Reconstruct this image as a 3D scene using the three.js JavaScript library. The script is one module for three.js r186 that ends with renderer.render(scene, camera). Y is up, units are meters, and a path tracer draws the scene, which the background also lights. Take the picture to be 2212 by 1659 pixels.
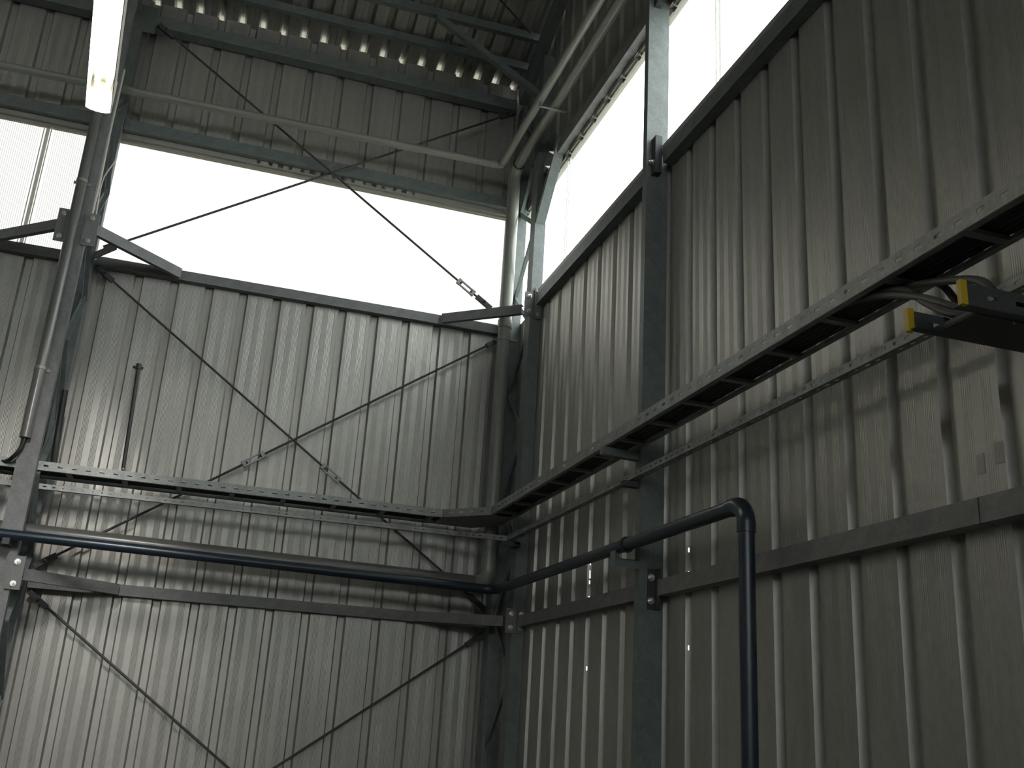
import * as THREE from 'three';
import { mergeGeometries } from 'three/addons/utils/BufferGeometryUtils.js';
import { RectAreaLightUniformsLib } from 'three/addons/lights/RectAreaLightUniformsLib.js';

// ------------------------------------------------------------------ camera, sky, exposure
const scene = new THREE.Scene();
const renderer = new THREE.WebGLRenderer({ antialias: true });
renderer.toneMapping = THREE.LinearToneMapping;
renderer.toneMappingExposure = 0.72;
renderer.shadowMap.enabled = true;
RectAreaLightUniformsLib.init();

const camera = new THREE.PerspectiveCamera(41.789, 2212 / 1659, 0.05, 200);
camera.position.set(-2.1331, 1.6, 7.3177);
camera.quaternion.setFromRotationMatrix(new THREE.Matrix4().set(
  0.95206, -0.149437, -0.266929, 0,
  0.059096, 0.945973, -0.318814, 0,
  0.30015, 0.287756, 0.909454, 0,
  0, 0, 0, 1));

// white overcast sky; it enters only through the clerestory bands and the gaps under the roof ribs
const SKY = 9.5;
scene.background = new THREE.Color().setRGB(0.98, 1.0, 1.0);
scene.backgroundIntensity = SKY;

const LAMP = 1150;                      // luminance of the fluorescent trough

// ------------------------------------------------------------------ main dimensions (metres)
const PITCH = 0.25;                    // rib pitch of the wall cladding
const SILL = 4.60, HEAD = 5.66;        // clerestory band
const EAVE = 6.9, SLOPE = 0.35;        // roof plane: y = EAVE + SLOPE * z
const HALL_X = -14, HALL_Z = 22, RIDGE_Z = 11;
const RW0 = 3.9, RW1 = 5.9;              // taller window band in the rear wall
const COL_X = -3.265;                  // lattice column between the two bays of the back wall
const roofY = (z) => EAVE + SLOPE * (z < RIDGE_Z ? z : 2 * RIDGE_Z - z);

// ------------------------------------------------------------------ helpers
const V = (x, y, z) => new THREE.Vector3(x, y, z);
let seed = 12345;
const rnd = () => { seed = (seed * 1664525 + 1013904223) >>> 0; return seed / 4294967296; };
const taken = new Map();
function numbered(name) {
  const n = taken.get(name) || 0; taken.set(name, n + 1);
  return n ? `${name}_${String(n).padStart(3, '0')}` : name;
}
function prep(g) {                                   // same attributes everywhere, so geometries can be merged
  if (g.index) g = g.toNonIndexed();
  if (!g.attributes.normal) g.computeVertexNormals();
  if (!g.attributes.uv) {
    const p = g.attributes.position, uv = new Float32Array(p.count * 2);
    for (let i = 0; i < p.count; i++) { uv[2 * i] = p.getX(i) + p.getZ(i); uv[2 * i + 1] = p.getY(i); }
    g.setAttribute('uv', new THREE.BufferAttribute(uv, 2));
  }
  for (const k of Object.keys(g.attributes)) if (!['position', 'normal', 'uv'].includes(k)) g.deleteAttribute(k);
  return g;
}
function obj(name, geos, material, parent) {
  geos = (Array.isArray(geos) ? geos : [geos]).map(prep);
  const m = new THREE.Mesh(geos.length > 1 ? mergeGeometries(geos) : geos[0], material);
  m.name = parent && parent !== scene ? name : numbered(name);
  m.castShadow = m.receiveShadow = true;
  (parent || scene).add(m);
  return m;
}
function group(name) { const g = new THREE.Group(); g.name = numbered(name); scene.add(g); return g; }
function tag(o, label, category, grp, kind) {
  Object.assign(o.userData, { label, category });
  if (grp) o.userData.group = grp;
  o.userData.kind = kind || 'thing';
  return o;
}
function struct(o, label, category) { o.userData.kind = 'structure'; if (label) Object.assign(o.userData, { label, category }); return o; }

const bx = (x0, x1, y0, y1, z0, z1) => { const g = new THREE.BoxGeometry(x1 - x0, y1 - y0, z1 - z0); g.translate((x0 + x1) / 2, (y0 + y1) / 2, (z0 + z1) / 2); return g; };
function basis(a, b, up) {
  const d = b.clone().sub(a), L = d.length(); d.normalize();
  const u = up.clone().addScaledVector(d, -up.dot(d)).normalize(), s = u.clone().cross(d);
  return { L, m: new THREE.Matrix4().makeBasis(s, u, d).setPosition(a) };
}
// sweep a closed outline [[side, up], ...] from a to b
function sweep(outline, a, b, up) {
  const { L, m } = basis(a, b, up);
  const g = new THREE.ExtrudeGeometry(new THREE.Shape(outline.map(([x, y]) => new THREE.Vector2(x, y))), { depth: L, bevelEnabled: false });
  g.applyMatrix4(m); return g;
}
// outlines: the web stands along "up", its outer face looks to -side, flanges run to +side
const chan = (h, b, t = 0.006) => [[0, -h / 2], [b, -h / 2], [b, -h / 2 + t], [t, -h / 2 + t], [t, h / 2 - t], [b, h / 2 - t], [b, h / 2], [0, h / 2]];
const cee = (h, b, l = 0.015, t = 0.003) => [[0, -h / 2], [b, -h / 2], [b, -h / 2 + l], [b - t, -h / 2 + l], [b - t, -h / 2 + t], [t, -h / 2 + t], [t, h / 2 - t], [b - t, h / 2 - t], [b - t, h / 2 - l], [b, h / 2 - l], [b, h / 2], [0, h / 2]];
const rect = (w, h) => [[-w / 2, -h / 2], [w / 2, -h / 2], [w / 2, h / 2], [-w / 2, h / 2]];
const angle = (a, b, t = 0.005) => [[0, 0], [a, 0], [a, t], [t, t], [t, b], [0, b]];
function tube(pts, r, seg = 12, tension = 0.5, n) {
  const c = new THREE.CatmullRomCurve3(pts, false, 'catmullrom', tension);
  return new THREE.TubeGeometry(c, n || Math.max(2, (pts.length - 1) * 8), r, seg, false);
}
function rod(a, b, r, seg = 12) {
  const d = b.clone().sub(a), g = new THREE.CylinderGeometry(r, r, d.length(), seg, 1);
  g.applyQuaternion(new THREE.Quaternion().setFromUnitVectors(V(0, 1, 0), d.normalize()));
  g.translate((a.x + b.x) / 2, (a.y + b.y) / 2, (a.z + b.z) / 2); return g;
}
function arcPts(c, from, to, r, n = 8) {             // quarter bend: from = unit vector c->start, to = unit vector c->end
  const o = [];
  for (let i = 0; i <= n; i++) { const t = i / n * Math.PI / 2; o.push(c.clone().addScaledVector(from, r * Math.cos(t)).addScaledVector(to, r * Math.sin(t))); }
  return o;
}
function bend(pts, r, seg = 16) { return tube(pts, r, seg, 0.5, pts.length * 2); }
// plate with a row of slots, standing along a->b, height h along up, thickness t
function slotted(a, b, up, h, t, pitch, sl, sh, y0 = 0) {
  const { L, m } = basis(a, b, up);
  const s = new THREE.Shape([[0, -h / 2], [L, -h / 2], [L, h / 2], [0, h / 2]].map(([x, y]) => new THREE.Vector2(x, y)));
  const n = Math.floor((L - 0.03) / pitch);
  for (let i = 0; i < n; i++) {
    const x = (L - (n - 1) * pitch) / 2 + i * pitch, hx = sl / 2, hy = sh / 2;
    s.holes.push(new THREE.Path([[x - hx, y0 - hy], [x - hx, y0 + hy], [x + hx, y0 + hy], [x + hx, y0 - hy]].map(([p, q]) => new THREE.Vector2(p, q))));
  }
  const g = new THREE.ExtrudeGeometry(s, { depth: t, bevelEnabled: false });
  // local x -> direction, local y -> up, local z -> dir x up
  const e = m.elements, side = V(e[0], e[1], e[2]), u = V(e[4], e[5], e[6]), d = V(e[8], e[9], e[10]);
  g.applyMatrix4(new THREE.Matrix4().makeBasis(d, u, d.clone().cross(u)).setPosition(a));
  return g;
}
function bolt(p, dir, r = 0.013) {                   // washer and hexagon nut
  const q = new THREE.Quaternion().setFromUnitVectors(V(0, 1, 0), dir.clone().normalize());
  const w = new THREE.CylinderGeometry(r * 1.35, r * 1.35, 0.004, 16), n = new THREE.CylinderGeometry(r, r, 0.014, 6), t = new THREE.CylinderGeometry(r * 0.5, r * 0.5, 0.03, 10);
  w.translate(0, 0.002, 0); n.translate(0, 0.011, 0); t.translate(0, 0.015, 0);
  return [w, n, t].map((g) => { g.applyQuaternion(q); g.translate(p.x, p.y, p.z); return g; });
}

// ------------------------------------------------------------------ materials
function noiseTex(w, h, fn, srgb) {
  const d = new Uint8Array(w * h * 4);
  for (let y = 0; y < h; y++) for (let x = 0; x < w; x++) {
    const c = fn(x / w, y / h, x, y), i = 4 * (y * w + x);
    for (let k = 0; k < 3; k++) d[i + k] = Math.max(0, Math.min(255, Math.round(255 * (Array.isArray(c) ? c[k] : c))));
    d[i + 3] = 255;
  }
  const t = new THREE.DataTexture(d, w, h); t.wrapS = t.wrapT = THREE.RepeatWrapping; t.magFilter = THREE.LinearFilter; t.minFilter = THREE.LinearFilter;
  if (srgb) t.colorSpace = THREE.SRGBColorSpace; t.needsUpdate = true; return t;
}
function lattice(n) { const a = new Float32Array(n * n); for (let i = 0; i < n * n; i++) a[i] = rnd(); return a; }
function vnoise(a, n, x, y, px, py) {                // value noise, period px by py
  const xi = Math.floor(x), yi = Math.floor(y), fx = x - xi, fy = y - yi, s = (t) => t * t * (3 - 2 * t);
  const g = (i, j) => a[(((i % px) + px) % px) % n + n * ((((j % py) + py) % py) % n)];
  const u = s(fx), v = s(fy);
  return (g(xi, yi) * (1 - u) + g(xi + 1, yi) * u) * (1 - v) + (g(xi, yi + 1) * (1 - u) + g(xi + 1, yi + 1) * u) * v;
}
const LA = lattice(256);
// sheet metal: fine vertical rolling streaks, blotches of dust and a few drip marks (1.5 m x 3 m)
const streak = (u, v) => 0.5 * vnoise(LA, 256, u * 220, v * 4, 220, 4) + 0.3 * vnoise(LA, 256, u * 70 + 9, v * 3 + 5, 70, 3) + 0.2 * vnoise(LA, 256, u * 30 + 31, v * 22 + 7, 30, 22);
const sheetMap = noiseTex(512, 512, (u, v) => { const s = streak(u, v), b = vnoise(LA, 256, u * 9 + 3, v * 17 + 40, 9, 17), f = vnoise(LA, 256, u * 128, v * 128, 128, 128); const k = 0.80 + 0.05 * (s - 0.5) + 0.03 * (b - 0.5) + 0.04 * (f - 0.5); return [k, k * 0.995, k * 0.97]; }, true);
const sheetRough = noiseTex(512, 512, (u, v) => { const s = streak(u, v), b = vnoise(LA, 256, u * 13 + 60, v * 9 + 20, 13, 9); return 0.55 + 0.12 * (s - 0.5) + 0.08 * (b - 0.5); });
for (const t of [sheetMap, sheetRough]) t.repeat.set(1 / 1.5, 1 / 3);
const grime = noiseTex(256, 256, (u, v) => { const a = vnoise(LA, 256, u * 12, v * 12, 12, 12), b = vnoise(LA, 256, u * 48 + 8, v * 48, 48, 48), c = vnoise(LA, 256, u * 120, v * 120 + 30, 120, 120); const k = 0.85 + 0.10 * (a - 0.5) + 0.08 * (b - 0.5) + 0.08 * (c - 0.5); return [k, k, k * 0.98]; }, true);
grime.repeat.set(1.6, 1.6);
const std = (o) => new THREE.MeshStandardMaterial({ side: THREE.DoubleSide, ...o });
const lin = (r, g, b) => new THREE.Color().setRGB(r, g, b);
const M = {
  sheet: std({ color: lin(0.66, 0.655, 0.63), map: sheetMap, roughness: 0.8, roughnessMap: sheetRough, metalness: 0.65 }),
  steel: std({ color: lin(0.20, 0.232, 0.234), map: grime, roughness: 0.5, metalness: 0.0 }),
  girt: std({ color: lin(0.24, 0.245, 0.25), map: grime, roughness: 0.55, metalness: 0.0 }),
  dark: std({ color: lin(0.07, 0.08, 0.085), map: grime, roughness: 0.6 }),
  galv: std({ color: lin(0.40, 0.42, 0.42), map: grime, roughness: 0.5, metalness: 0.45 }),
  flashing: std({ color: lin(0.50, 0.49, 0.45), map: grime, roughness: 0.5, metalness: 0.2 }),
  pvc: std({ color: lin(0.34, 0.35, 0.32), map: grime, roughness: 0.32 }),
  conduit: std({ color: lin(0.20, 0.20, 0.19), map: grime, roughness: 0.28, metalness: 0.1 }),
  blue: std({ color: lin(0.02, 0.036, 0.058), map: grime, roughness: 0.3 }),
  rod: std({ color: lin(0.09, 0.09, 0.09), map: grime, roughness: 0.5, metalness: 0.3 }),
  bolt: std({ color: lin(0.62, 0.61, 0.55), roughness: 0.3, metalness: 0.9 }),
  cable: std({ color: lin(0.015, 0.015, 0.015), roughness: 0.5 }),
  cableGrey: std({ color: lin(0.06, 0.055, 0.05), roughness: 0.55 }),
  cablePale: std({ color: lin(0.55, 0.54, 0.47), roughness: 0.5 }),
  yellow: std({ color: lin(0.50, 0.34, 0.01), roughness: 0.45 }),
  white: std({ color: lin(0.78, 0.78, 0.70), roughness: 0.45 }),
  enamel: std({ color: lin(0.42, 0.41, 0.36), roughness: 0.5 }),
  paper: std({ color: lin(0.62, 0.57, 0.52), map: grime, roughness: 0.8 }),
  ground: std({ color: lin(0.57, 0.56, 0.53), map: grime, roughness: 0.95 }),
  concrete: std({ color: lin(0.10, 0.098, 0.092), map: grime, roughness: 0.85 }),
  pane: new THREE.MeshPhysicalMaterial({ color: lin(0.93, 0.95, 0.95), transmission: 1, thickness: 0, roughness: 0.02, ior: 1.3, side: THREE.DoubleSide }),
  twinwall: new THREE.MeshPhysicalMaterial({ color: lin(0.425, 0.423, 0.405), transmission: 1, thickness: 0, roughness: 0.05, ior: 1.3, side: THREE.DoubleSide }),
  web: new THREE.MeshPhysicalMaterial({ color: lin(0.70, 0.715, 0.73), transmission: 1, thickness: 0, roughness: 0.05, ior: 1.1, side: THREE.DoubleSide }),
  bar: new THREE.MeshPhysicalMaterial({ color: lin(0.85, 0.85, 0.82), transmission: 0.6, thickness: 0, roughness: 1, side: THREE.DoubleSide }),
  tube: new THREE.MeshStandardMaterial({ color: 0xffffff, emissive: lin(1, 0.97, 0.84), emissiveIntensity: 6, roughness: 0.4 }),
};

// ------------------------------------------------------------------ cladding
// Outline of one panel across the wall, from groove centre to groove centre: [across, out] with out < 0 away from the room.
// Wide pan with two bands of fine flutes; the groove is a trapezoid that stands out on the weather side.
const GD = 0.031, GT = 0.033, GB = 0.022;            // groove depth, half width at the pan, half width at its bottom
function panelOutline(p) {
  const o = [[0, -GD], [GB, -GD], [GT, 0]];
  const pan = p - 2 * GT;
  for (const c of [0.27, 0.73]) for (let k = 0; k < 5; k++) { const x = GT + pan * c + (k - 2) * 0.0085; o.push([x - 0.0038, 0], [x, -0.0009], [x + 0.0038, 0]); }
  o.push([p - GT, 0], [p - GB, -GD], [p, -GD]);
  return o;
}
const OUT = panelOutline(PITCH);
// place(across, out, height) -> Vector3; lo/hi may be functions of across; gaps = [[segment, y0, y1]...] left open (slits at the side lap)
function panelGeo(outline, place, lo, hi, gaps = []) {
  const pos = [], uv = [], f = (h, x) => (typeof h === 'function' ? h(x) : h);
  let run = 0;
  for (let i = 0; i + 1 < outline.length; i++) {
    const [x0, d0] = outline[i], [x1, d1] = outline[i + 1], w = Math.hypot(x1 - x0, d1 - d0);
    const cuts = gaps.filter((g) => g[0] === i).map((g) => [g[1], g[2]]).sort((a, b) => a[0] - b[0]);
    const spans = []; let at = null;
    for (const c of cuts) { spans.push([at, c[0]]); at = c[1]; }
    spans.push([at, null]);
    for (const [s, e] of spans) {
      const a0 = s ?? f(lo, x0), a1 = s ?? f(lo, x1), b0 = e ?? f(hi, x0), b1 = e ?? f(hi, x1);
      const q = [[x0, d0, a0, run], [x1, d1, a1, run + w], [x1, d1, b1, run + w], [x0, d0, b0, run]];
      for (const k of [0, 1, 2, 0, 2, 3]) { const v = place(q[k][0], q[k][1], q[k][2]); pos.push(v.x, v.y, v.z); uv.push(q[k][3], q[k][2]); }
    }
    run += w;
  }
  const g = new THREE.BufferGeometry();
  g.setAttribute('position', new THREE.Float32BufferAttribute(pos, 3)); g.setAttribute('uv', new THREE.Float32BufferAttribute(uv, 2));
  g.computeVertexNormals(); return g;
}
function shiftUv(g, du, dv) { const u = g.attributes.uv; for (let i = 0; i < u.count; i++) u.setXY(i, u.getX(i) + du, u.getY(i) + dv); return g; }

// back wall (plane z = 0, seen beyond the lattice columns)
const wallLeft = group('wall_left'); struct(wallLeft, 'grey ribbed metal wall with crossed bracing rods under a clerestory band', 'wall');
const LX0 = -0.134;                                  // a groove centre on this wall
for (let k = -1; k < 17; k++) {
  const x0 = LX0 - (k + 1) * PITCH, place = (a, o, y) => V(x0 + a, y, o);
  const ol = k === -1 ? OUT.filter(([a]) => a <= -LX0).concat([[-LX0, 0]]) : OUT;
  obj('cladding_panel', shiftUv(panelGeo(ol, place, 0, SILL), rnd() * 9, rnd() * 3), M.sheet, wallLeft);
  obj('cladding_panel', shiftUv(panelGeo(ol, place, HEAD, EAVE + 0.002), rnd() * 9, rnd() * 3), M.sheet, wallLeft);
}
const LXE = LX0 - 17 * PITCH;
obj('wall_remainder', [bx(HALL_X, LXE, 0, SILL, -0.1, -0.02), bx(HALL_X, LXE, HEAD, EAVE, -0.1, -0.02)], M.sheet, wallLeft);

// side wall (plane x = 0)
const wallRight = group('wall_right'); struct(wallRight, 'dim ribbed metal gable wall carrying the tray and the blue pipe', 'wall');
const RZ0 = 0.874, RPITCH = 0.249, OUTR = panelOutline(RPITCH);
for (let k = -4; k < 22; k++) {
  const z0 = RZ0 + k * RPITCH, place = (a, o, y) => V(-o, y, z0 + a);
  let ol = OUTR;
  if (k === -4) ol = [[-z0, 0], ...OUTR.filter(([a]) => a > -z0)];
  const gaps = [];
  // far flank of groove k is the last sloping segment of panel k-1
  const slit = k === 3 || k === 8, last = ol.length - 2;
  if (slit) { const t = (f) => [RPITCH - GT + (GT - GB) * f, -GD * f]; ol = [...ol.slice(0, -2), t(0.40), t(0.54), ...ol.slice(-2)]; }
  if (k === 3) gaps.push([last, 2.275, 2.315], [last, 2.385, 2.405], [last, 2.418, 2.462], [last, 2.494, 2.508], [last, 1.905, 1.925]);
  if (k === 8) gaps.push([last, 2.400, 2.420], [last, 2.298, 2.312], [last, 1.958, 1.978]);
  obj('cladding_panel', shiftUv(panelGeo(ol, place, 0, SILL, gaps), rnd() * 9, rnd() * 3), M.sheet, wallRight);
  obj('cladding_panel', shiftUv(panelGeo(ol, place, HEAD - 0.04, (a) => roofY(z0 + a)), rnd() * 9, rnd() * 3), M.sheet, wallRight);
}
const RZE = RZ0 + 22 * RPITCH;
{
  const s = new THREE.Shape([[RZE, HEAD], [HALL_Z, HEAD], [HALL_Z, roofY(HALL_Z)], [RIDGE_Z, roofY(RIDGE_Z)], [RZE, roofY(RZE)]].map(([z, y]) => new THREE.Vector2(-z, y)));
  const g = new THREE.ExtrudeGeometry(s, { depth: 0.08, bevelEnabled: false }); g.rotateY(Math.PI / 2); g.translate(0.02, 0, 0);
  obj('wall_remainder', [bx(0.02, 0.1, 0, SILL, RZE, HALL_Z), g], M.sheet, wallRight);
}
// the two walls behind the camera
const wallRear = group('wall_rear'); struct(wallRear, 'plain metal wall behind the viewer with a clerestory band', 'wall');
obj('wall_sheet', [bx(HALL_X, 0, 0, RW0, HALL_Z, HALL_Z + 0.1), bx(HALL_X, 0, RW1, EAVE, HALL_Z, HALL_Z + 0.1)], M.sheet, wallRear);
const wallFar = group('wall_far'); struct(wallFar, 'plain metal gable wall across the hall', 'wall');
{
  const s = new THREE.Shape([[0, 0], [HALL_Z, 0], [HALL_Z, EAVE], [RIDGE_Z, roofY(RIDGE_Z)], [0, EAVE]].map(([z, y]) => new THREE.Vector2(-z, y)));
  const g = new THREE.ExtrudeGeometry(s, { depth: 0.1, bevelEnabled: false }); g.rotateY(Math.PI / 2); g.translate(HALL_X - 0.1, 0, 0);
  obj('wall_sheet', g, M.sheet, wallFar);
}
struct(obj('ground', bx(-70, 60, -0.35, -0.2, -60, 70), M.ground), 'bare ground outside the hall', 'ground');
struct(obj('floor', bx(HALL_X - 0.1, 0.1, -0.15, 0, -0.1, HALL_Z + 0.1), M.concrete), 'grey concrete hall floor', 'floor');

// roof: ribs stand up and stay open over the wall top, so daylight leaks in along the eave
const roof = group('ceiling'); struct(roof, 'ribbed metal roof sheets sloping up from the eave', 'roof');
const RP = 1 / 6, rOut = [[0, -0.042], [0.018, -0.042], [0.034, 0], [0.07, 0], [0.074, -0.002], [0.094, -0.002], [0.098, 0], [RP - 0.034, 0], [RP - 0.018, -0.042], [RP, -0.042]];
const cosS = 1 / Math.hypot(1, SLOPE), sinS = SLOPE * cosS;
for (let k = 0; k < 27; k++) {
  const x1 = 0.02 - k * RP;
  // here "height" runs up the slope: h metres of plan distance from the wall
  const place = (a, o, h) => V(x1 - a, EAVE + SLOPE * h - o * cosS, h + o * sinS);
  obj('roof_sheet', shiftUv(panelGeo(rOut, place, -0.38, 3.2), rnd() * 9, rnd() * 3), M.sheet, roof);
}
{
  const xe = 0.02 - 27 * RP, slab = (xa, xb, za, zb) => {
    const g = new THREE.BufferGeometry(), p = [[xa, za], [xb, za], [xb, zb], [xa, zb]].map(([x, z]) => [x, roofY(z), z]), o = [];
    for (const k of [0, 1, 2, 0, 2, 3]) o.push(...p[k]);
    for (const k of [0, 2, 1, 0, 3, 2]) o.push(p[k][0], p[k][1] + 0.06, p[k][2]);
    g.setAttribute('position', new THREE.Float32BufferAttribute(o, 3)); g.computeVertexNormals(); return g;
  };
  obj('roof_remainder', [slab(HALL_X, xe, 0, 3.2), slab(HALL_X, 0.1, 3.2, RIDGE_Z), slab(HALL_X, 0.1, RIDGE_Z, HALL_Z)], M.sheet, roof);
}

// ------------------------------------------------------------------ clerestory windows
let winNo = 0;
function windowBand(place, x0, x1, label, bars, rail, glass = M.pane, ys = [SILL, HEAD]) {    // place(along, up, out) -> Vector3, out > 0 towards the weather
  const w = group('window_' + ++winNo); struct(w, label, 'window');
  const B = (a0, a1, y0, y1, o0, o1) => { const p = place(a0, y0, o0), q = place(a1, y1, o1); return bx(Math.min(p.x, q.x), Math.max(p.x, q.x), y0, y1, Math.min(p.z, q.z), Math.max(p.z, q.z)); };
  const cuts = [x0, ...bars, x1].sort((a, b) => a - b);
  for (let i = 0; i + 1 < cuts.length; i++) obj('pane', B(cuts[i], cuts[i + 1], ys[0], ys[1], 0.0464, 0.0494), glass, w);
  for (const b of bars) obj('glazing_bar', [B(b - 0.012, b + 0.012, ys[0], ys[1], 0.05, 0.062), B(b - 0.028, b - 0.022, ys[0], ys[1], 0.04, 0.05), B(b + 0.022, b + 0.028, ys[0], ys[1], 0.04, 0.05)], M.bar, w);
  obj('head_flashing', [B(x0, x1, ys[1] - 0.012, ys[1] + 0.03, 0.0, 0.07), B(x0, x1, ys[1] - 0.03, ys[1] - 0.012, 0.03, 0.07)], M.flashing, w);
  obj('sill_flashing', [B(x0, x1, ys[0] - 0.02, ys[0] + 0.012, 0.0, 0.07), B(x0, x1, ys[0] + 0.012, ys[0] + 0.03, 0.035, 0.07)], M.flashing, w);
  if (rail) obj('bottom_rail', B(x0 + rail[0], x1, ys[0] + 0.03, ys[0] + 0.075, -0.05, -0.012), M.flashing, w);
  return w;
}
const pl = (a, y, o) => V(a, y, -o), pr = (a, y, o) => V(o, y, a), pb = (a, y, o) => V(a, y, HALL_Z + o);
windowBand(pl, COL_X, 0, 'blown out white clerestory pane between the lattice column and the corner', [], null, M.twinwall);
windowBand(pl, HALL_X, COL_X, 'white translucent clerestory pane on the far side of the lattice column', [-3.72, -4.9, -6.1, -7.3, -8.5, -9.7], null, M.twinwall);
{                                                     // fine webs inside the twin-wall sheet of that bay
  const webs = [], w = scene.getObjectByName('window_2');
  for (let x = -4.9; x < -3.36; x += 0.0145) if (Math.abs(x + 3.72) > 0.04) webs.push(bx(x, x + 0.003, SILL, HEAD, -0.0455, -0.0425));
  obj('sheet_webs', webs, M.web, w).userData.kind = 'stuff';
}
windowBand(pr, 0, 2.85, 'white clerestory pane between the corner and the channel post', [1.06], [0.75]);
windowBand(pr, 2.85, HALL_Z, 'white clerestory pane past the channel post with a pale glazing bar', [3.35, 4.6, 5.8, 7, 8.2, 9.4, 10.6, 11.8, 13, 14.2, 15.4, 16.6, 17.8], [0.01]);
windowBand(pb, HALL_X, 0, 'tall window band of the wall behind the viewer', [-1.6, -3.2, -4.8, -6.4, -8, -9.6, -11.2, -12.6], null, M.pane, [RW0, RW1]);

// ------------------------------------------------------------------ columns
const UPX = V(-1, 0, 0), UY = V(0, 1, 0);
function cleat(parent, x0, x1, y0, y1, z, mat = M.girt) {         // bolted plate facing the room
  const c = obj('cleat_plate', bx(x0, x1, y0, y1, z, z + 0.01), mat, parent), xm = (x0 + x1) / 2;
  for (const y of [y0 + 0.035, y1 - 0.035]) obj('bolt', bolt(V(xm, y, z + 0.01), V(0, 0, 1)), M.bolt, c);
  return c;
}
function lacing(parent, x, zi, zo, nodes) {
  for (let i = 0; i + 1 < nodes.length; i++) {
    const za = i % 2 ? zi : zo, zb = i % 2 ? zo : zi;
    obj('lacing_bar', sweep(angle(0.035, 0.04, 0.005), V(x, nodes[i], za), V(x, nodes[i + 1], zb), V(0, 0.5, 1)), M.steel, parent);
  }
}
// column between the bays
const colA = tag(group('lattice_column'), 'grey steel lattice column with bolted cleats between the two window bays', 'column');
obj('inner_chord', sweep(chan(0.12, 0.06), V(COL_X, 0, 0.58), V(COL_X, 6.77, 0.58), UPX), M.girt, colA);
obj('outer_chord', sweep(chan(0.14, 0.09), V(COL_X, 0, 0.13), V(COL_X, 6.61, 0.13), UPX), M.steel, colA);
lacing(colA, COL_X + 0.045, 0.52, 0.1, [5.9, 5.55, 5.1, 4.66, 4.25, 3.8, 3.35, 2.9, 2.45, 2.0, 1.55, 1.1, 0.65, 0.2]);
lacing(colA, COL_X - 0.05, 0.52, 0.1, [5.9, 5.55, 5.1, 4.66, 4.25, 3.8, 3.35, 2.9, 2.45, 2.0, 1.55, 1.1, 0.65, 0.2]);
cleat(colA, COL_X + 0.035, COL_X + 0.125, 4.46, 4.70, 0.585);
cleat(colA, COL_X - 0.135, COL_X - 0.068, 4.46, 4.70, 0.585);
cleat(colA, COL_X + 0.03, COL_X + 0.115, 2.18, 2.38, 0.585);
cleat(colA, COL_X - 0.135, COL_X - 0.068, 2.18, 2.38, 0.585);
obj('gusset_plate', bx(COL_X - 0.09, COL_X + 0.16, 6.52, 6.76, 0.12, 0.128), M.steel, colA);
// corner column
const colB = tag(group('lattice_column'), 'blue-grey steel lattice column standing in the corner of the hall', 'column');
obj('inner_chord', sweep(chan(0.085, 0.12), V(-0.0435, 0, 0.70), V(-0.0435, 6.78, 0.70), UPX), M.steel, colB);
obj('outer_chord', sweep(chan(0.095, 0.12), V(-0.0485, 0, 0.19), V(-0.0485, 6.6, 0.19), UPX), M.steel, colB);
lacing(colB, -0.07, 0.60, 0.16, [6.45, 6.0, 5.57, 5.27, 4.81, 4.45, 4.0, 3.6, 3.15, 2.75, 2.3, 1.9, 1.45, 1.05, 0.6, 0.2]);
cleat(colB, -0.135, -0.06, 4.47, 4.66, 0.70);
cleat(colB, -0.06, -0.003, 4.45, 4.70, 0.712, M.steel);
cleat(colB, -0.135, -0.06, 2.17, 2.33, 0.70);
cleat(colB, -0.06, -0.003, 2.17, 2.33, 0.712, M.steel);
obj('haunch_strut', sweep(chan(0.075, 0.05), V(-0.045, 5.22, 0.68), V(-0.045, 5.75, 1.16), UPX), M.steel, colB);
obj('haunch_gusset', (() => { const s = new THREE.Shape([[-0.70, 5.25], [-0.70, 5.75], [-1.12, 5.75]].map(([z, y]) => new THREE.Vector2(z, y))); const g = new THREE.ExtrudeGeometry(s, { depth: 0.006, bevelEnabled: false }); g.rotateY(Math.PI / 2); g.translate(-0.012, 0, 0); return g; })(), M.steel, colB);
obj('bolt', bolt(V(-0.088, 5.66, 1.06), V(-1, 0, 0)), M.bolt, colB); obj('bolt', bolt(V(-0.088, 5.58, 0.98), V(-1, 0, 0)), M.bolt, colB);
// post on the gable wall
const colC = tag(group('channel_post'), 'tall steel channel post on the gable wall crossing the clerestory band', 'post');
obj('channel', sweep(chan(0.128, 0.05), V(-0.066, 0, 2.85), V(-0.066, 7.58, 2.85), UPX), M.steel, colC);
for (const y of [4.56, 5.68]) { const c = obj('cleat_plate', bx(-0.1, -0.06, y - 0.07, y + 0.16, 2.85, 2.90), M.dark, colC); obj('bolt', bolt(V(-0.10, y, 2.875), V(-1, 0, 0)), M.bolt, c); }
{ const c = obj('cleat_plate', [bx(-0.085, -0.02, 2.15, 2.34, 2.85, 2.86), bx(-0.05, -0.042, 2.15, 2.34, 2.86, 2.91)], M.dark, colC); for (const y of [2.19, 2.3]) obj('bolt', bolt(V(-0.07, y, 2.86), V(0, 0, 1)), M.bolt, c); }

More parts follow.
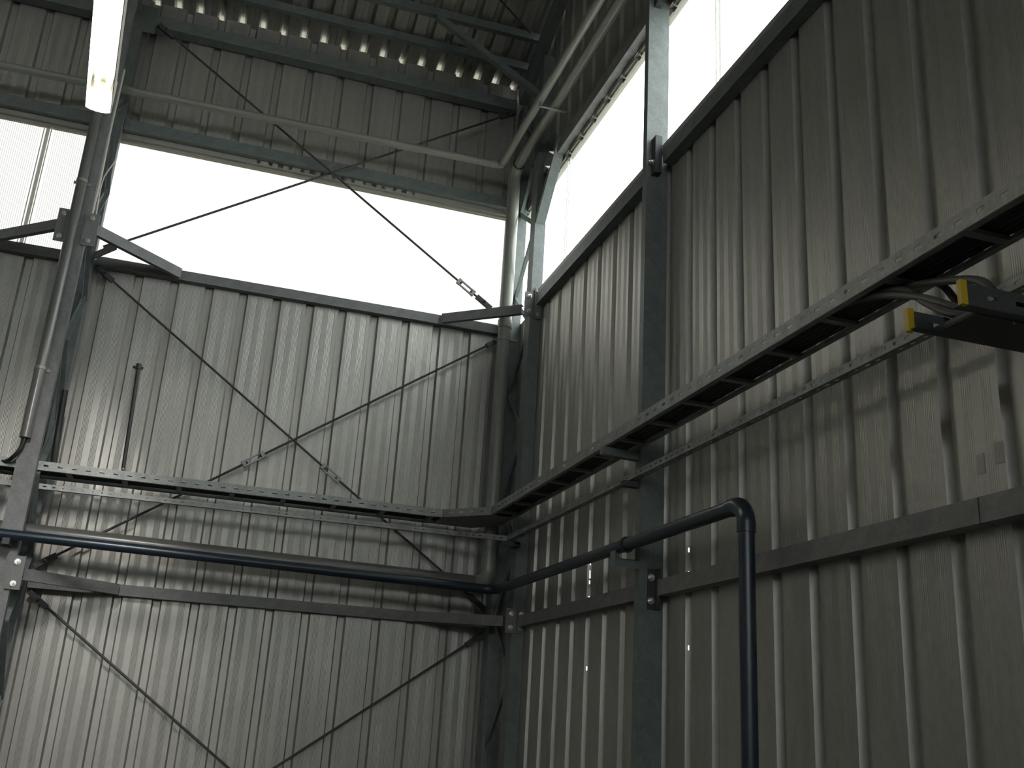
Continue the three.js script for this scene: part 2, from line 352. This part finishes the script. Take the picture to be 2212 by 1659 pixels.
// ------------------------------------------------------------------ girts and beams
function girt(name, a, b, h, d, mat, label, cat = 'girt', grp) {
  const o = obj(name, sweep(cee(h, d), a, b, UY), mat); return tag(o, label, cat, grp);
}
girt('sill_girt', V(COL_X + 0.075, 4.585, 0.062), V(-0.1, 4.585, 0.062), 0.075, 0.06, M.girt, 'steel girt under the window between lattice column and corner');
girt('sill_girt', V(-5.6, 4.585, 0.062), V(COL_X - 0.075, 4.585, 0.062), 0.075, 0.06, M.girt, 'steel girt under the window past the lattice column');
girt('head_girt', V(COL_X + 0.075, 5.73, 0.06), V(-0.1, 5.73, 0.06), 0.09, 0.058, M.steel, 'steel girt along the top of the window between lattice column and corner');
girt('head_girt', V(-5.6, 5.73, 0.06), V(COL_X - 0.075, 5.73, 0.06), 0.09, 0.058, M.steel, 'steel girt along the window top past the lattice column');
girt('wall_girt', V(COL_X + 0.075, 2.283, 0.062), V(-0.1, 2.283, 0.062), 0.072, 0.06, M.girt, 'long grey girt below the blue pipe between lattice column and corner');
girt('wall_girt', V(-5.6, 2.283, 0.062), V(COL_X - 0.075, 2.283, 0.062), 0.072, 0.06, M.girt, 'grey girt below the pipes past the lattice column');
girt('eave_beam', V(COL_X + 0.075, 6.65, 0.12), V(-0.13, 6.65, 0.12), 0.10, 0.1, M.steel, 'dark eave beam along the wall top under the roof sheets', 'beam');
girt('eave_beam', V(-5.6, 6.65, 0.12), V(COL_X - 0.075, 6.65, 0.12), 0.10, 0.1, M.steel, 'dark eave beam past the lattice column', 'beam');
// gable wall: corner to post, and past the post
girt('sill_girt', V(-0.062, 4.585, 0.76), V(-0.062, 4.585, 2.80), 0.085, 0.06, M.steel, 'steel girt under the gable window between corner and channel post');
girt('sill_girt', V(-0.062, 4.585, 2.915), V(-0.062, 4.585, 8), 0.085, 0.06, M.steel, 'steel girt under the gable window past the channel post');
girt('head_girt', V(-0.06, 5.70, 0.76), V(-0.06, 5.70, 2.80), 0.09, 0.058, M.girt, 'steel girt over the gable window between corner and channel post');
girt('head_girt', V(-0.06, 5.70, 2.915), V(-0.06, 5.70, 8), 0.09, 0.058, M.girt, 'steel girt over the gable window past the channel post');
girt('wall_girt', V(-0.062, 2.248, 0.76), V(-0.062, 2.248, 2.80), 0.075, 0.06, M.girt, 'low girt on the gable wall between corner and channel post');
girt('wall_girt', V(-0.062, 2.248, 2.915), V(-0.062, 2.248, 5.02), 0.075, 0.06, M.girt, 'low girt on the gable wall behind the blue drop pipe');
girt('wall_girt', V(-0.062, 2.248, 5.025), V(-0.062, 2.248, 8), 0.075, 0.06, M.girt, 'low girt on the gable wall beyond the lap joint');
// knee braces in plan, from the girts out to the inner chords
function knee(a, b, h, label) { return tag(obj('knee_brace', sweep(cee(h, 0.035, 0.008), a, b, UY), M.girt), label, 'brace', 'knee braces from the girts to the columns'); }
knee(V(-3.155, 4.60, 0.575), V(-2.595, 4.585, 0.096), 0.075, 'slanting knee brace at sill height between window girt and lattice column');
knee(V(-0.625, 4.585, 0.096), V(-0.105, 4.585, 0.545), 0.075, 'slanting knee brace at sill height running to the corner column');
knee(V(-3.96, 4.585, 0.096), V(-3.375, 4.60, 0.575), 0.075, 'slanting knee brace at sill height on the far side of the lattice column');
knee(V(-3.165, 2.285, 0.50), V(-2.63, 2.283, 0.096), 0.07, 'slanting knee brace at the low girt beside the lattice column');
knee(V(-0.625, 2.283, 0.096), V(-0.105, 2.26, 0.545), 0.07, 'slanting knee brace at the low girt running to the corner column');
knee(V(-3.96, 2.283, 0.096), V(-3.37, 2.285, 0.50), 0.07, 'slanting knee brace at the low girt past the lattice column');

tag(obj('stay_bar', sweep(rect(0.012, 0.05), V(-3.18, 4.545, 0.24), V(-3.03, 4.58, 0.39), UY), M.girt), 'short stay between the lattice column and its sill knee brace', 'brace');
// roof members
girt('purlin', V(-6, roofY(0.29) - 0.062, 0.29), V(-0.005, roofY(0.29) - 0.062, 0.29), 0.07, 0.05, M.steel, 'roof purlin next to the eave', 'purlin');
girt('purlin', V(-6, roofY(0.57) - 0.062, 0.57), V(-0.005, roofY(0.57) - 0.062, 0.57), 0.07, 0.05, M.steel, 'second roof purlin up the slope from the eave', 'purlin');
tag(obj('roof_brace', sweep(angle(0.05, 0.05), V(-0.99, 6.96, 0.60), V(-0.10, 6.44, 0.62), UY), M.steel), 'slanting angle brace from the purlin down to the corner column', 'brace');
tag(obj('roof_rod', rod(V(-0.2, 7.02, 0.62), V(-2.6, roofY(2.1) - 0.04, 2.1), 0.008), M.rod), 'thin bracing rod running up under the roof sheets', 'rod');
tag(obj('rafter', sweep(chan(0.16, 0.07), V(-0.115, roofY(0.1) - 0.20, 0.1), V(-0.115, roofY(9.9) - 0.20, 9.9), UY), M.steel), 'dark rafter following the roof along the gable wall', 'rafter');
tag(obj('rafter', sweep(chan(0.2, 0.1), V(COL_X - 0.05, roofY(0.15) - 0.215, 0.15), V(COL_X - 0.05, roofY(9.9) - 0.215, 9.9), UY), M.girt), 'steel rafter running up from the lattice column beside the lamp', 'rafter');

// ------------------------------------------------------------------ rod bracing
function bracing(a, b, tb, label) {
  const g = tag(group('bracing_rod'), label, 'rod', 'crossed bracing rods of the bay');
  const d = b.clone().sub(a), L = d.length(), u = d.clone().normalize(), at = (s) => a.clone().addScaledVector(u, s);
  const n = V(0, 0, 1), w = u.clone().cross(n);
  if (tb) {
    obj('rod', [rod(a, at(tb - 0.045), 0.0085), rod(at(tb + 0.045), b, 0.0085)], M.rod, g);
    const t = [];
    for (const s of [-1, 1]) t.push(sweep(rect(0.02, 0.009), at(tb - 0.085).addScaledVector(w, s * 0.019), at(tb + 0.085).addScaledVector(w, s * 0.019), w), sweep(rect(0.03, 0.046), at(tb + s * 0.085), at(tb + s * 0.06), w));
    obj('turnbuckle', t, M.galv, g);
  } else obj('rod', rod(a, b, 0.0085), M.rod, g);
  for (const [s, e] of [[0.0, 0.15], [L - 0.15, L]]) obj('clevis', [sweep(rect(0.03, 0.035), at(s), at(e), w), ...bolt(at((s + e) / 2).add(V(0, 0, 0.015)), n, 0.011)], M.dark, g);
  return g;
}
bracing(V(-3.08, 6.59, 0.16), V(-0.24, 4.72, 0.135), 3.14, 'upper bracing rod crossing the window, high end at the lattice column');
bracing(V(-0.15, 6.56, 0.145), V(-3.15, 4.68, 0.08), 0, 'upper bracing rod crossing the window, high end in the corner');
bracing(V(-3.17, 4.53, 0.075), V(-0.11, 2.38, 0.075), 2.24, 'middle bracing rod with turnbuckle falling from lattice column to corner');
bracing(V(-0.12, 4.50, 0.098), V(-3.17, 2.38, 0.098), 2.16, 'middle bracing rod with turnbuckle rising from lattice column to corner');
bracing(V(-3.17, 2.22, 0.055), V(-0.11, 0.02, 0.055), 2.3, 'lower bracing rod below the girt, high end at the lattice column');
bracing(V(-0.11, 2.20, 0.078), V(-3.17, 0.02, 0.078), 2.3, 'lower bracing rod below the girt, high end in the corner');

// ------------------------------------------------------------------ cable tray with cables
const TY = 2.93, TH = 0.056;
function tray(name, a, b, w, inward, rungs, label, grp, end) {     // a->b: line of the front rail; inward: unit vector to the rear rail
  const g = tag(group(name), label, 'cable tray', grp), up = UY, y = V(0, TH / 2, 0);
  const A = a.clone().add(y), B = b.clone().add(y), off = inward.clone().multiplyScalar(w);
  obj('side_rail', [slotted(A, B, up, TH, 0.002, 0.0835, 0.03, 0.012, 0.002), sweep(rect(0.0025, 0.022), a.clone().addScaledVector(inward, 0.011), b.clone().addScaledVector(inward, 0.011), inward), sweep(rect(0.0025, 0.016), a.clone().addScaledVector(inward, 0.008).add(V(0, TH, 0)), b.clone().addScaledVector(inward, 0.008).add(V(0, TH, 0)), inward)], M.galv, g);
  obj('side_rail', [slotted(A.clone().add(off), B.clone().add(off), up, TH, 0.002, 0.0835, 0.03, 0.012, 0.002), sweep(rect(0.0025, 0.022), a.clone().addScaledVector(inward, w - 0.011), b.clone().addScaledVector(inward, w - 0.011), inward)], M.galv, g);
  const d = b.clone().sub(a), L = d.length(); d.normalize();
  for (let s = rungs; s < L; s += 0.34) { const p = a.clone().addScaledVector(d, s).add(V(0, 0.008, 0)); obj('rung', sweep(rect(0.014, 0.03), p, p.clone().add(off), d), M.galv, g); }
  return g;
}
tray('cable_tray', V(-3.23, TY, 0.52), V(-0.585, TY, 0.52), 0.28, V(0, 0, -1), 0.2, 'slotted galvanised cable tray across the back wall', 'cable tray runs');
tray('cable_tray', V(-5.5, TY, 0.52), V(-3.23, TY, 0.52), 0.28, V(0, 0, -1), 0.2, 'slotted galvanised cable tray continuing past the lattice column', 'cable tray runs');
tray('cable_tray', V(-0.31, TY, 0.80), V(-0.31, TY, 7.0), 0.17, V(1, 0, 0), 0.1, 'long slotted cable tray along the gable wall', 'cable tray runs');
{
  const g = tag(group('cable_tray'), 'slanted corner piece joining the two cable tray runs', 'cable tray', 'cable tray runs');
  const s = new THREE.Shape([[-0.585, -0.52], [-0.31, -0.80], [-0.14, -0.80], [-0.14, -0.44], [-0.30, -0.24], [-0.585, -0.24]].map(([x, z]) => new THREE.Vector2(x, z)));
  const p = new THREE.ExtrudeGeometry(s, { depth: 0.003, bevelEnabled: false }); p.rotateX(-Math.PI / 2); p.translate(0, TY, 0);
  obj('bottom_plate', p, M.galv, g);
  obj('side_rail', slotted(V(-0.585, TY + TH / 2, 0.52), V(-0.31, TY + TH / 2, 0.80), UY, TH, 0.002, 0.0835, 0.03, 0.012), M.galv, g);
  obj('side_rail', [sweep(rect(0.002, TH), V(-0.585, TY + TH / 2, 0.24), V(-0.30, TY + TH / 2, 0.24), UY), sweep(rect(0.002, TH), V(-0.30, TY + TH / 2, 0.24), V(-0.14, TY + TH / 2, 0.44), UY)], M.galv, g);
}
for (let k = 0; k < 7; k++) {                        // cables lying in the tray, round the corner
  const z = 0.275 + k * 0.034, x = -0.158 - k * 0.0215, r = 0.0095 + 0.0018 * rnd(), y = TY + 0.017 + r, pts = [];
  const j = () => (rnd() - 0.5) * 0.004;
  for (let s = -5.4; s < -0.62; s += 0.6) pts.push(V(s, y + Math.abs(j()), z + j()));
  pts.push(V(-0.58, y, z), V(-0.40 - k * 0.012, y, z + 0.05), V(x, y, 0.72 - k * 0.0));
  for (let s = 1.2; s < 6.9; s += 0.7) pts.push(V(x + j(), y + Math.abs(j()), s));
  tag(obj('power_cable', tube(pts, r, 8, 0.5, pts.length * 5), M.cable), 'black power cable lying along the cable tray round the corner', 'cable', 'cables lying in the tray');
}
// slim slotted strut under the tray
function strut(a, b, inward, label) {
  const g = [slotted(a.clone().add(V(0, 0.016, 0)), b.clone().add(V(0, 0.016, 0)), UY, 0.034, 0.002, 0.056, 0.022, 0.009), slotted(a.clone().addScaledVector(inward, 0.018), b.clone().addScaledVector(inward, 0.018), inward, 0.036, 0.002, 0.056, 0.022, 0.009)];
  return tag(obj('slotted_channel', g, M.galv), label, 'strut', 'slotted channel under the tray');
}
const SY = 2.825, SR = 2.775;
strut(V(-5.5, SY, 0.45), V(-0.47, SY, 0.45), V(0, 0, -1), 'slim slotted channel under the tray across the back wall');
strut(V(-0.47, SY, 0.45), V(-0.175, SR, 0.76), V(0.7, 0, -0.7), 'short slanted slotted channel under the tray in the corner');
strut(V(-0.175, SR, 0.76), V(-0.175, SR, 7.0), V(1, 0, 0), 'long slotted channel under the tray along the gable wall');
// cantilever arms that carry tray and strut
tag(obj('tray_bracket', [sweep([[-0.02, -0.028], [0.02, -0.028], [0.02, 0.012], [-0.02, 0.012]], V(-0.132, 2.904, 2.82), V(-0.33, 2.912, 2.82), UY), bx(-0.134, -0.13, 2.8, 2.97, 2.795, 2.845)], M.steel), 'cantilever arm on the channel post holding up the cable tray', 'bracket');
tag(obj('strut_bracket', [bx(-0.215, -0.13, 2.738, 2.766, 2.80, 2.84)], M.dark), 'small dark arm on the channel post under the slotted channel', 'bracket');
tag(obj('tray_bracket', [bx(COL_X - 0.02, COL_X + 0.02, 2.895, 2.924, 0.2, 0.515)], M.dark), 'arm between the lattice column chords under the tray', 'bracket');
tag(obj('strut_bracket', [bx(-0.13, -0.09, 2.735, 2.765, 0.70, 0.80), bx(-0.215, -0.09, 2.735, 2.765, 0.78, 0.80)], M.dark), 'small dark arm on the corner column under the slotted channel', 'bracket');

// branch tray with yellow end caps and cables hanging into it
{
  const g = tag(group('branch_tray'), 'dark branch tray with yellow capped rail ends under the long tray', 'cable tray');
  const y = 2.60, x0 = -0.515, x1 = -0.002;
  for (const z of [5.34, 5.53]) {
    obj('side_rail', slotted(V(x0, y + 0.028, z), V(x1, y + 0.028, z), UY, 0.056, 0.002, 0.0835, 0.03, 0.012), M.dark, g);
    obj('end_cap', bx(x0 - 0.006, x0 + 0.012, y - 0.003, y + 0.06, z - 0.006, z + 0.008), M.yellow, g);
    obj('lip', bx(x0, x1, y - 0.001, y + 0.002, z + (z < 5.4 ? 0.002 : -0.03), z + (z < 5.4 ? 0.03 : 0)), M.dark, g);
  }
  for (const x of [-0.44, -0.32, -0.2, -0.08]) obj('rung', bx(x - 0.015, x + 0.015, y, y + 0.012, 5.342, 5.53), M.dark, g);
  obj('base_sheet', bx(x0 + 0.06, x1, y - 0.004, y - 0.002, 5.37, 5.50), M.dark, g);
}
[[[-0.27, 2.96, 4.72], [-0.27, 2.91, 4.92], [-0.33, 2.80, 5.16], [-0.38, 2.68, 5.36], [-0.30, 2.635, 5.42], [-0.03, 2.63, 5.43]],
  [[-0.25, 2.96, 4.78], [-0.26, 2.90, 5.0], [-0.36, 2.74, 5.24], [-0.40, 2.65, 5.38], [-0.28, 2.632, 5.46], [-0.03, 2.63, 5.47]],
  [[-0.22, 2.96, 4.85], [-0.24, 2.90, 5.05], [-0.33, 2.76, 5.38], [-0.36, 2.66, 5.49], [-0.26, 2.632, 5.5], [-0.03, 2.63, 5.50]],
  [[-0.16, 2.96, 5.0], [-0.18, 2.88, 5.1], [-0.24, 2.72, 5.25], [-0.28, 2.65, 5.37], [-0.2, 2.632, 5.39], [-0.03, 2.63, 5.39]]].forEach((p, i) => {
  tag(obj('drop_cable', tube(p.map((q) => V(...q)), 0.0115, 10), i === 3 ? M.cable : M.cableGrey), i === 3 ? 'black cable hanging from the long tray into the branch tray beside the wall' : 'grey-brown cable sagging from the long tray into the branch tray', 'cable', 'cables sagging into the branch tray');
});

// ------------------------------------------------------------------ blue water pipe
{
  const g = tag(group('water_pipe'), 'dark blue water pipe running round the corner and dropping at an elbow', 'pipe'), r = 0.031;
  const ya = 2.495, yb = 2.448, zc = 0.665, xc = -0.2;
  obj('pipe_run', rod(V(-5.5, ya + 0.03, zc), V(xc - 0.1, yb, zc), r, 20), M.blue, g);
  obj('corner_bend', bend(arcPts(V(xc - 0.1, yb, zc + 0.1), V(0, 0, -1), V(1, 0, 0), 0.1), r * 1.06), M.blue, g);
  obj('pipe_run', rod(V(xc, yb, zc + 0.1), V(xc, 2.442, 3.90), r, 20), M.blue, g);
  obj('elbow', [bend(arcPts(V(xc, 2.442 - 0.075, 3.905), V(0, 1, 0), V(0, 0, 1), 0.075), r * 1.14), rod(V(xc, 2.442, 3.87), V(xc, 2.442, 3.91), r * 1.14, 20), rod(V(xc, 2.372, 3.98), V(xc, 2.33, 3.98), r * 1.16, 20)], M.blue, g);
  obj('drop_pipe', rod(V(xc, 2.35, 3.98), V(xc, 0.02, 3.98), r, 20), M.blue, g);
  const t = new THREE.TorusGeometry(r + 0.004, 0.005, 8, 24); t.translate(xc, 2.445, 2.86);
  obj('pipe_clamp', t, M.dark, g);
  tag(obj('pipe_bracket', [bx(-0.255, -0.13, 2.372, 2.376, 2.80, 2.86), bx(-0.255, -0.13, 2.335, 2.376, 2.856, 2.86), bx(-0.259, -0.255, 2.335, 2.412, 2.80, 2.86), ...bolt(V(-0.235, 2.376, 2.83), UY, 0.009)], M.steel), 'angle bracket on the channel post under the blue pipe', 'bracket');
  tag(obj('pipe_bracket', [bx(COL_X - 0.05, COL_X + 0.05, 2.43, 2.47, 0.58, 0.60), bx(COL_X - 0.02, COL_X + 0.02, 2.43, 2.468, 0.6, 0.70)], M.dark), 'bracket on the lattice column under the blue pipe', 'bracket');
}
// ------------------------------------------------------------------ grey drain pipes
{
  const g = tag(group('downpipe'), 'grey plastic downpipe in the corner turning along the wall above the blue pipe', 'pipe'), r = 0.051, x = -0.165, z = 0.31;
  obj('vertical_pipe', rod(V(x, 2.62, z), V(x, 5.80, z), r, 24), M.pvc, g);
  obj('collar', rod(V(x, 4.50, z), V(x, 4.56, z), r * 1.1, 24), M.pvc, g);
  obj('collar', rod(V(x, 2.62, z), V(x, 2.72, z), r * 1.12, 24), M.pvc, g);
  obj('elbow', bend(arcPts(V(x - 0.1, 2.63, z), V(1, 0, 0), V(0, -1, 0), 0.1), r * 1.08, 20), M.pvc, g);
  obj('wall_run', rod(V(x - 0.1, 2.53, z), V(-5.5, 2.60, z), r, 24), M.conduit, g);
  obj('elbow', bend(arcPts(V(x, 5.80, z + 0.1), V(0, 0, -1), V(0, 1, 0), 0.1), r * 0.98, 20), M.pvc, g);
  obj('gable_run', rod(V(x, 5.90, z + 0.1), V(x - 0.02, 5.93, 7), 0.040, 20), M.pvc, g);
  obj('pipe_clip', [bx(x, -0.06, 4.40, 4.42, z - 0.01, z + 0.01), rod(V(x, 4.395, z), V(x, 4.425, z), r * 1.05, 20)], M.galv, g);
}
{
  const g = tag(group('drain_pipe'), 'slim pale pipe along the wall above the window, turning along the gable wall', 'pipe'), r = 0.031, z = 0.33, x = -0.29;
  obj('wall_run', rod(V(-5.5, 5.81, z), V(x - 0.05, 5.905, z), r, 20), M.pvc, g);
  obj('elbow', [bend(arcPts(V(x - 0.05, 5.905, z + 0.05), V(0, 0, -1), V(1, 0, 0), 0.05), r * 1.12, 16), rod(V(x - 0.09, 5.905, z), V(x - 0.05, 5.905, z), r * 1.14, 20)], M.pvc, g);
  obj('gable_run', rod(V(x, 5.905, z + 0.05), V(x, 5.93, 7), r, 20), M.pvc, g);
  obj('pipe_clip', [rod(V(x, 5.912, 1.30), V(x, 5.912, 1.33), r * 1.1, 16), bx(-0.29, -0.07, 5.848, 5.853, 1.305, 1.325), bx(-0.294, -0.288, 5.848, 5.885, 1.305, 1.325)], M.galv, g);
}
// conduit on the lattice column with its cable tail
{
  const g = tag(group('conduit'), 'dark grey conduit strapped to the front of the lattice column', 'conduit'), x = -3.297, z = 0.62;
  obj('conduit_pipe', rod(V(x, 3.10, z), V(x, 6.6, z), 0.034, 20), M.conduit, g);
  for (const y of [3.55, 4.9]) obj('strap', [rod(V(x, y, z), V(x, y + 0.02, z), 0.037, 20), bx(x - 0.055, x + 0.055, y, y + 0.02, 0.582, 0.588)], M.galv, g);
  tag(obj('cable_tail', tube([V(x, 3.2, z), V(x - 0.005, 3.06, z), V(-3.34, 2.98, 0.60), V(-3.42, 2.955, 0.5), V(-3.6, 2.96, 0.42)], 0.013, 10), M.cable), 'black cable curling from the conduit end into the tray', 'cable');
}
tag(obj('column_cable', tube([V(-3.16, 3.5, 0.40), V(-3.155, 3.2, 0.36), V(-3.14, 3.02, 0.40), V(-3.12, 2.97, 0.42)], 0.02, 8), M.cable), 'black cable loop dropping into the tray behind the lattice column', 'cable');
tag(obj('column_wire', tube([V(-3.20, 5.9, 0.52), V(-3.205, 5.4, 0.53), V(-3.2, 5.0, 0.54), V(-3.205, 4.72, 0.54)], 0.010, 8), M.cablePale), 'pale wire running down the flank of the lattice column', 'wire', 'pale wires on the column');
tag(obj('column_wire', tube([V(-3.16, 5.25, 0.35), V(-3.19, 5.0, 0.50), V(-3.18, 4.72, 0.53)], 0.006, 8), M.cablePale), 'thin pale wire beside the thicker one on the lattice column', 'wire', 'pale wires on the column');
// thin rod standing on the wall above the tray
{
  const g = tag(group('wall_conduit'), 'thin dark conduit hanging on the back wall above the cable tray', 'conduit');
  obj('conduit_pipe', rod(V(-2.772, 3.84, 0.02), V(-2.749, 3.10, 0.02), 0.013, 12), M.rod, g);
  obj('saddle', [rod(V(-2.772, 3.83, 0.02), V(-2.7725, 3.87, 0.02), 0.019, 12), bx(-2.81, -2.74, 3.84, 3.855, 0.0, 0.012)], M.rod, g);
  const s = new THREE.SphereGeometry(0.012, 12, 8); s.translate(-2.747, 3.095, 0.045); obj('end_ball', s, M.bolt, g);
}
// worn paper stickers on the gable wall
const stick = (z0, z1, y0, y1, label) => tag(obj('sticker', bx(-0.0016, -0.0004, y0, y1, z0, z1), M.paper), label, 'sticker');
stick(5.035, 5.075, 2.385, 2.45, 'small worn paper sticker beside the groove on the gable wall');
stick(4.965, 4.995, 2.37, 2.43, 'faded sticker remnant on the gable wall');

// ------------------------------------------------------------------ fluorescent lamps
function troughLamp(e, label) {
  const g = tag(group('fluorescent_lamp'), label, 'lamp');
  const d = V(0.12, 0.0, 1).normalize(), L = 1.5, up = UY, f = e.clone().addScaledVector(d, L);
  const s = up.clone().cross(d);
  // trough: back plate with two skirts that shield the tubes to the sides
  obj('housing', sweep([[-0.055, -0.14], [-0.052, -0.14], [-0.049, 0.012], [0.049, 0.012], [0.052, -0.14], [0.055, -0.14], [0.053, 0.03], [0.025, 0.05], [-0.025, 0.05], [-0.053, 0.03]], e, f, up), M.enamel, g);
  for (const k of [-0.004, L - 0.004]) obj('end_plate', sweep([[-0.056, 0.03], [0.056, 0.03], [0.056, -0.134], [0.038, -0.142], [0.015, -0.146], [-0.015, -0.146], [-0.038, -0.142], [-0.056, -0.134]], e.clone().addScaledVector(d, k), e.clone().addScaledVector(d, k + 0.006), up), M.white, g);
  for (const k of [-0.024, 0.024]) {
    const a = e.clone().addScaledVector(s, k).add(V(0, -0.016, 0));
    obj('lamp_tube', rod(a.clone().addScaledVector(d, 0.05), a.clone().addScaledVector(d, L - 0.05), 0.014, 16), M.tube, g);
    for (const q of [0.012, L - 0.045]) obj('lamp_holder', sweep(rect(0.022, 0.05), a.clone().addScaledVector(d, q), a.clone().addScaledVector(d, q + 0.03), up), M.white, g);
  }
  for (const q of [0.2, L - 0.2]) { const p = e.clone().addScaledVector(d, q); obj('hanger_wire', rod(p.clone().add(V(0, 0.05, 0)), V(p.x, roofY(p.z), p.z), 0.003, 6), M.rod, g); }
  const l = new THREE.RectAreaLight(new THREE.Color().setRGB(1, 0.95, 0.92), LAMP, 0.042, L - 0.3);
  const c = e.clone().addScaledVector(d, L / 2).add(V(0, -0.033, 0)); l.position.copy(c);
  l.up.copy(d); l.lookAt(c.x, c.y - 1, c.z); l.name = 'lamp_light'; scene.add(l);
}
troughLamp(V(-2.885, 4.24, 2.99), 'lit twin tube fluorescent trough lamp hanging high beside the lattice column');
renderer.render(scene, camera);
